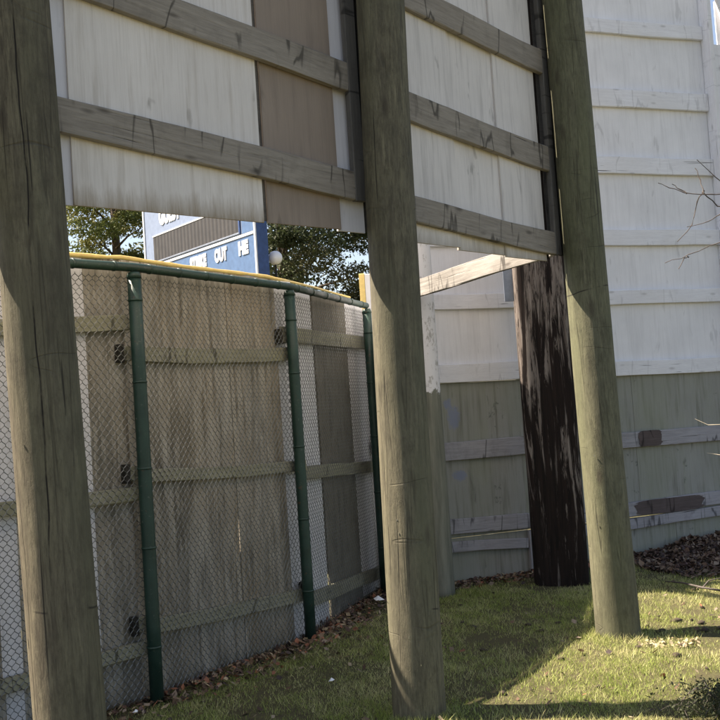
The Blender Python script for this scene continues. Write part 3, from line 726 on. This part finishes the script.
lw = empty('shadow_shrub', (1.62, 4.93, 0), 'low dark scrubby shrub standing in for a leafy shadow at the lower right corner', 'shrub')  # dark shrub added in place of a leafy shadow on the grass
rg = np.random.default_rng(12); P = []; paths = []
for k in range(46):
    a = rg.uniform(0, 6.28); L = rg.uniform(.10, .34); hh = rg.uniform(.05, .17); q = []
    bx, by = 1.66+rg.normal(0, .10), 4.93+rg.normal(0, .05)
    for i in range(7):
        t = i/6; q.append(((bx+math.cos(a)*L*t, by+math.sin(a)*L*t*.75, hh*math.sin(math.pi*min(1, t*.75+.08))+.01), .0024*(1-.6*t)))
        for _ in range(9): P.append((q[-1][0][0]+rg.normal(0, .02), q[-1][0][1]+rg.normal(0, .02), max(.01, q[-1][0][2]+rg.normal(0, .015))))
    paths.append(q)
link('stems', tube_mesh(paths, 5), M['twig'], lw)
P = np.array(P); n = len(P); e1 = rg.normal(size=(n, 3)); e1 /= np.linalg.norm(e1, axis=1, keepdims=True); e2 = np.cross(e1, rg.normal(size=(n, 3))); e2 /= np.linalg.norm(e2, axis=1, keepdims=True)
sz = rg.uniform(.010, .022, (n, 1)); cc = np.array([.05, .06, .028])*rg.uniform(.5, 1.4, (n, 1))
link('foliage', np_mesh('foliage', np.stack([P-e1*sz*.6, P+e2*sz*.28, P+e1*sz*.6, P-e2*sz*.28], 1), 4, cc), M['foliage'], lw)

# ------------------------------------------------------------------ grass, leaves, litter
def camside(x, y):
    """mask: on the camera's side of the plywood fence and of the far wall"""
    ok = np.ones_like(x, bool)
    for S in SEC[2:]:
        d = (x-S.A.x)*S.n.x+(y-S.A.y)*S.n.y; s = (x-S.A.x)*S.u.x+(y-S.A.y)*S.u.y
        ok &= ~((d < -.12) & (s > -.3) & (s < S.L+.25) & (d > -3.5))
    d = (x-FAR.A.x)*FAR.n.x+(y-FAR.A.y)*FAR.n.y; ok &= d > .01
    ok &= (x > -.12*0-.38*y-.4) & (x < .42*y+.5)
    return ok
def farsd(x, y): return (x-FAR.A.x)*FAR.u.x+(y-FAR.A.y)*FAR.u.y, (x-FAR.A.x)*FAR.n.x+(y-FAR.A.y)*FAR.n.y
def vnoise(x, y, f, seed):
    r = np.random.default_rng(seed); o = np.zeros_like(x)
    for k in range(7):
        a = r.uniform(0, 6.28); q = f*r.uniform(.6, 1.9); o += np.sin((x*math.cos(a)+y*math.sin(a))*q+r.uniform(0, 6.28))
    return o/7
N = 620000
x = rng.uniform(-2.4, 4.6, N); y = rng.uniform(3.9, 11, N); ok = camside(x, y)
s_, d_ = farsd(x, y)
keep = rng.uniform(0, 1, N) < np.where((s_ > 1.7) & (d_ < .75), .06, np.where(d_ < .35, .25, .66+.9*vnoise(x, y, 6, 3)+.4*vnoise(x, y, 21, 13)))
f1 = B_; dB = (x-f1.A.x)*f1.n.x+(y-f1.A.y)*f1.n.y
keep &= (dB > .12+.1*vnoise(x, y, 9, 8)) | (rng.uniform(0, 1, N) < .2)
ok &= keep; x, y = x[ok], y[ok]; N = len(x); z = h_np(x, y)
ht = rng.gamma(5, .0036, N)*(1+.6*vnoise(x, y, 5, 5)+.7*np.clip(vnoise(x, y, 19, 6), 0, 1))
for px_, py_ in POLES[1:]: ht *= 1+1.5*np.exp(-((np.hypot(x-px_, y-py_)-.15)/.06)**2); ht = np.clip(ht, .006, .055)
wd = rng.uniform(.0014, .0030, N); th = rng.uniform(0, 6.283, N); ln = rng.normal(0, .55, (N, 2))
P0_ = np.stack([x-wd*np.cos(th), y-wd*np.sin(th), z-.003], -1); P1_ = np.stack([x+wd*np.cos(th), y+wd*np.sin(th), z-.003], -1)
P2_ = np.stack([x+ln[:, 0]*ht, y+ln[:, 1]*ht, z+ht], -1)
t = np.clip(.34+.5*vnoise(x, y, 3.2, 11)+.35*vnoise(x, y, 17, 31)+rng.normal(0, .26, N), 0, 1)[:, None]
cg = np.array([.30, .38, .085]); cs_ = np.array([.72, .66, .36]); cc = (cg*(1-t)+cs_*t)*rng.uniform(.55, 1.2, (N, 1))
o = link('grass', np_mesh('grass', np.stack([P0_, P1_, P2_], 1), 3, cc), M['blade']); tag(o, 'short patchy green and straw coloured lawn grass around the poles', 'grass', kind='stuff')

def leaves(N, xf, yf, size, name, label, colset, lift=.03, flt=True, mound=False):
    x, y = xf, yf; n = len(x); z = h_np(x, y)+rng.uniform(.003, lift, n)
    k = 8; ang = np.linspace(0, 2*np.pi, k, endpoint=False); a0 = rng.uniform(0, 6.28, n)
    s = rng.uniform(.6, 1.3, n)*size; pr = np.where(np.arange(k) % 2 == 0, 1.0, .72)
    lx = np.cos(ang)[None]*pr*s[:, None]; ly = np.sin(ang)[None]*pr*s[:, None]*rng.uniform(.45, .9, n)[:, None]
    cu = rng.uniform(-9, 16, n)[:, None]; lz = cu*(ly**2)+cu*.4*lx**2
    tx, ty = rng.normal(0, .45, n)[:, None], rng.normal(0, .45, n)[:, None]; lz = lz+lx*tx+ly*ty
    X = x[:, None]+lx*np.cos(a0)[:, None]-ly*np.sin(a0)[:, None]; Y = y[:, None]+lx*np.sin(a0)[:, None]+ly*np.cos(a0)[:, None]; Z = z[:, None]+lz
    c = np.array(colset)[rng.integers(len(colset), size=n)]*rng.uniform(.6, 1.3, (n, 1))
    # fan: centre + rim as triangles
    ctr = np.stack([x, y, z], -1)[:, None, :]; rim = np.stack([X, Y, Z], -1); nxt = np.roll(rim, -1, 1)
    T = np.stack([np.repeat(ctr, k, 1), rim, nxt], 2).reshape(-1, 3, 3); C = np.repeat(c, k, 0)
    o = link(name, np_mesh(name, T, 3, C), M['leaf']); return tag(o, label, 'leaves', kind='stuff')
BL = [(.13, .08, .05), (.09, .055, .04), (.19, .13, .085), (.24, .19, .14), (.11, .07, .06), (.06, .045, .04)]
n = 15000; s = rng.uniform(1.65, 4.2, n); d = np.abs(rng.normal(0, .6, n))+.03; k = (d < 1.3)
s, d = s[k], d[k]; leaves(0, FAR.A.x+FAR.u.x*s+FAR.n.x*d, FAR.A.y+FAR.u.y*s+FAR.n.y*d, .028, 'leaf_pile', 'heap of dark brown dead leaves along the foot of the white wall', BL, .045)
n = 1500; s = rng.uniform(-.4, 1.7, n); d = np.abs(rng.normal(0, .16, n))+.03
xs = [FAR.A.x+FAR.u.x*s+FAR.n.x*d]; yy = [FAR.A.y+FAR.u.y*s+FAR.n.y*d]
for S, m in ((A_, 450), (B_, 700), (C_, 800)):
    a = rng.uniform(0, S.L+.1, m); d = np.abs(rng.normal(0, .17, m))-.08; xs.append(S.A.x+S.u.x*a+S.n.x*d); yy.append(S.A.y+S.u.y*a+S.n.y*d)
x = rng.uniform(-1.8, 4.0, 900); y = rng.uniform(4.5, 9.6, 900); k = camside(x, y) & (rng.uniform(0, 1, 900) < .25+.6*(vnoise(x, y, 3, 21) > .1)); xs.append(x[k]); yy.append(y[k])
leaves(0, np.concatenate(xs), np.concatenate(yy), .021, 'leaf_litter', 'scattered brown leaves along the fence foot and over the lawn', BL+[(.34, .27, .17), (.28, .12, .07)], .03)
# dark clods of earth and curled leaves on the lit lawn
cl = [(1.80, 6.84), (1.84, 6.95), (1.95, 7.1), (2.0, 7.2), (2.08, 7.05), (1.9, 6.8), (2.15, 6.68), (2.25, 6.7), (2.2, 6.9), (1.72, 6.7), (1.9, 6.35), (1.78, 6.1)]
cl += [(rng.uniform(.6, 3.2), rng.uniform(5.3, 8.2)) for _ in range(50)]
V_, F_ = [], []
for k, (cx, cy) in enumerate(cl):
    bm = bmesh.new(); bmesh.ops.create_icosphere(bm, subdivisions=2, radius=1); q = rng.uniform(.010, .030) if k < 12 else rng.uniform(.006, .018); a = rng.uniform(0, 3)
    for v in bm.verts:
        d = 1+.5*mnoise.noise(v.co*1.8+Vector((k*3.1, 0, 0))); x, y = v.co.x*d*q*1.6, v.co.y*d*q
        V_.append((cx+x*math.cos(a)-y*math.sin(a), cy+x*math.sin(a)+y*math.cos(a), float(h_np(np.float64(cx), np.float64(cy)))+.010+v.co.z*d*q*.6))
    b0 = len(V_)-len(bm.verts); F_ += [tuple(b0+v.index for v in f.verts) for f in bm.faces]; bm.free()
me = bpy.data.meshes.new('c'); me.from_pydata(V_, [], F_); o = link('soil_clods', me, M['soil'], smooth=True); tag(o, 'small dark clods of earth scattered in the sunlit lawn', 'soil', kind='stuff')
n = 130; a = rng.uniform(0, 6.28, n); q = np.sqrt(rng.uniform(0, 1, n)); leaves(0, 1.84+.20*q*np.cos(a), 6.42+.13*q*np.sin(a), .013, 'dry_clippings', 'pale tan patch of dry clippings on the lawn right of the greenish pole', [(.42, .34, .2), (.36, .29, .17), (.48, .4, .25)], .025)
n = 9; leaves(0, np.array([1.60, 1.66, .95, 1.2, 2.3, 2.6, 1.0, .2, -.1]), np.array([6.15, 6.12, 5.9, 5.5, 7.6, 7.2, 6.5, 6.0, 6.3]), .026, 'big_leaves', 'a few large curled brown leaves lying on the lawn', [(.10, .055, .035), (.16, .10, .06)], .03)
st = empty('shadow_streak', (2.55, 8.0, 0), 'thin dark rod laid in place of a shadow streak on the sunlit grass before the leaf pile', 'shadow_rod')
link('shadow_rod', tube_mesh([[((2.40, 8.36, .03), 0.0048), ((2.47, 8.15, .05), 0.0072), ((2.56, 7.92, .045), 0.0084), ((2.68, 7.66, .05), 0.0078), ((2.85, 7.40, .04), 0.0060), ((3.0, 7.2, .05), .006)], [((2.56, 7.92, .045), .008), ((2.62, 7.95, .09), .005), ((2.72, 7.93, .11), .003)]], 8), M['twig'], st, smooth=True)  # dark rod standing in for a thin shadow streak on the lawn
# bits of litter
for (px, py, s) in ((-.29, 5.93, .02), (-1.35, 5.55, .016), (.02, 8.35, .045)):
    bm = bmesh.new(); vs = [bm.verts.new((px+s*math.cos(t)*random.uniform(.6, 1.2), py+s*math.sin(t)*random.uniform(.6, 1.2), .035+random.uniform(0, .015))) for t in [i*1.05 for i in range(6)]]
    c = bm.verts.new((px, py, .05+s*.5))
    for i in range(6): bm.faces.new((vs[i], vs[(i+1) % 6], c))
    me = bpy.data.meshes.new('l'); bm.to_mesh(me); bm.free()
    o = link('litter_scrap', me, M['litter']); o.data.materials[0] = M['litter']
    tag(o, {-.29: 'small white scrap on the shaded grass left of the middle pole', -1.35: 'tiny pale scrap in the leaves by the green fence post', .02: 'crumpled pale scrap at the far foot of the chain link fence'}[px], 'litter')
print('objects', len(bpy.data.objects))
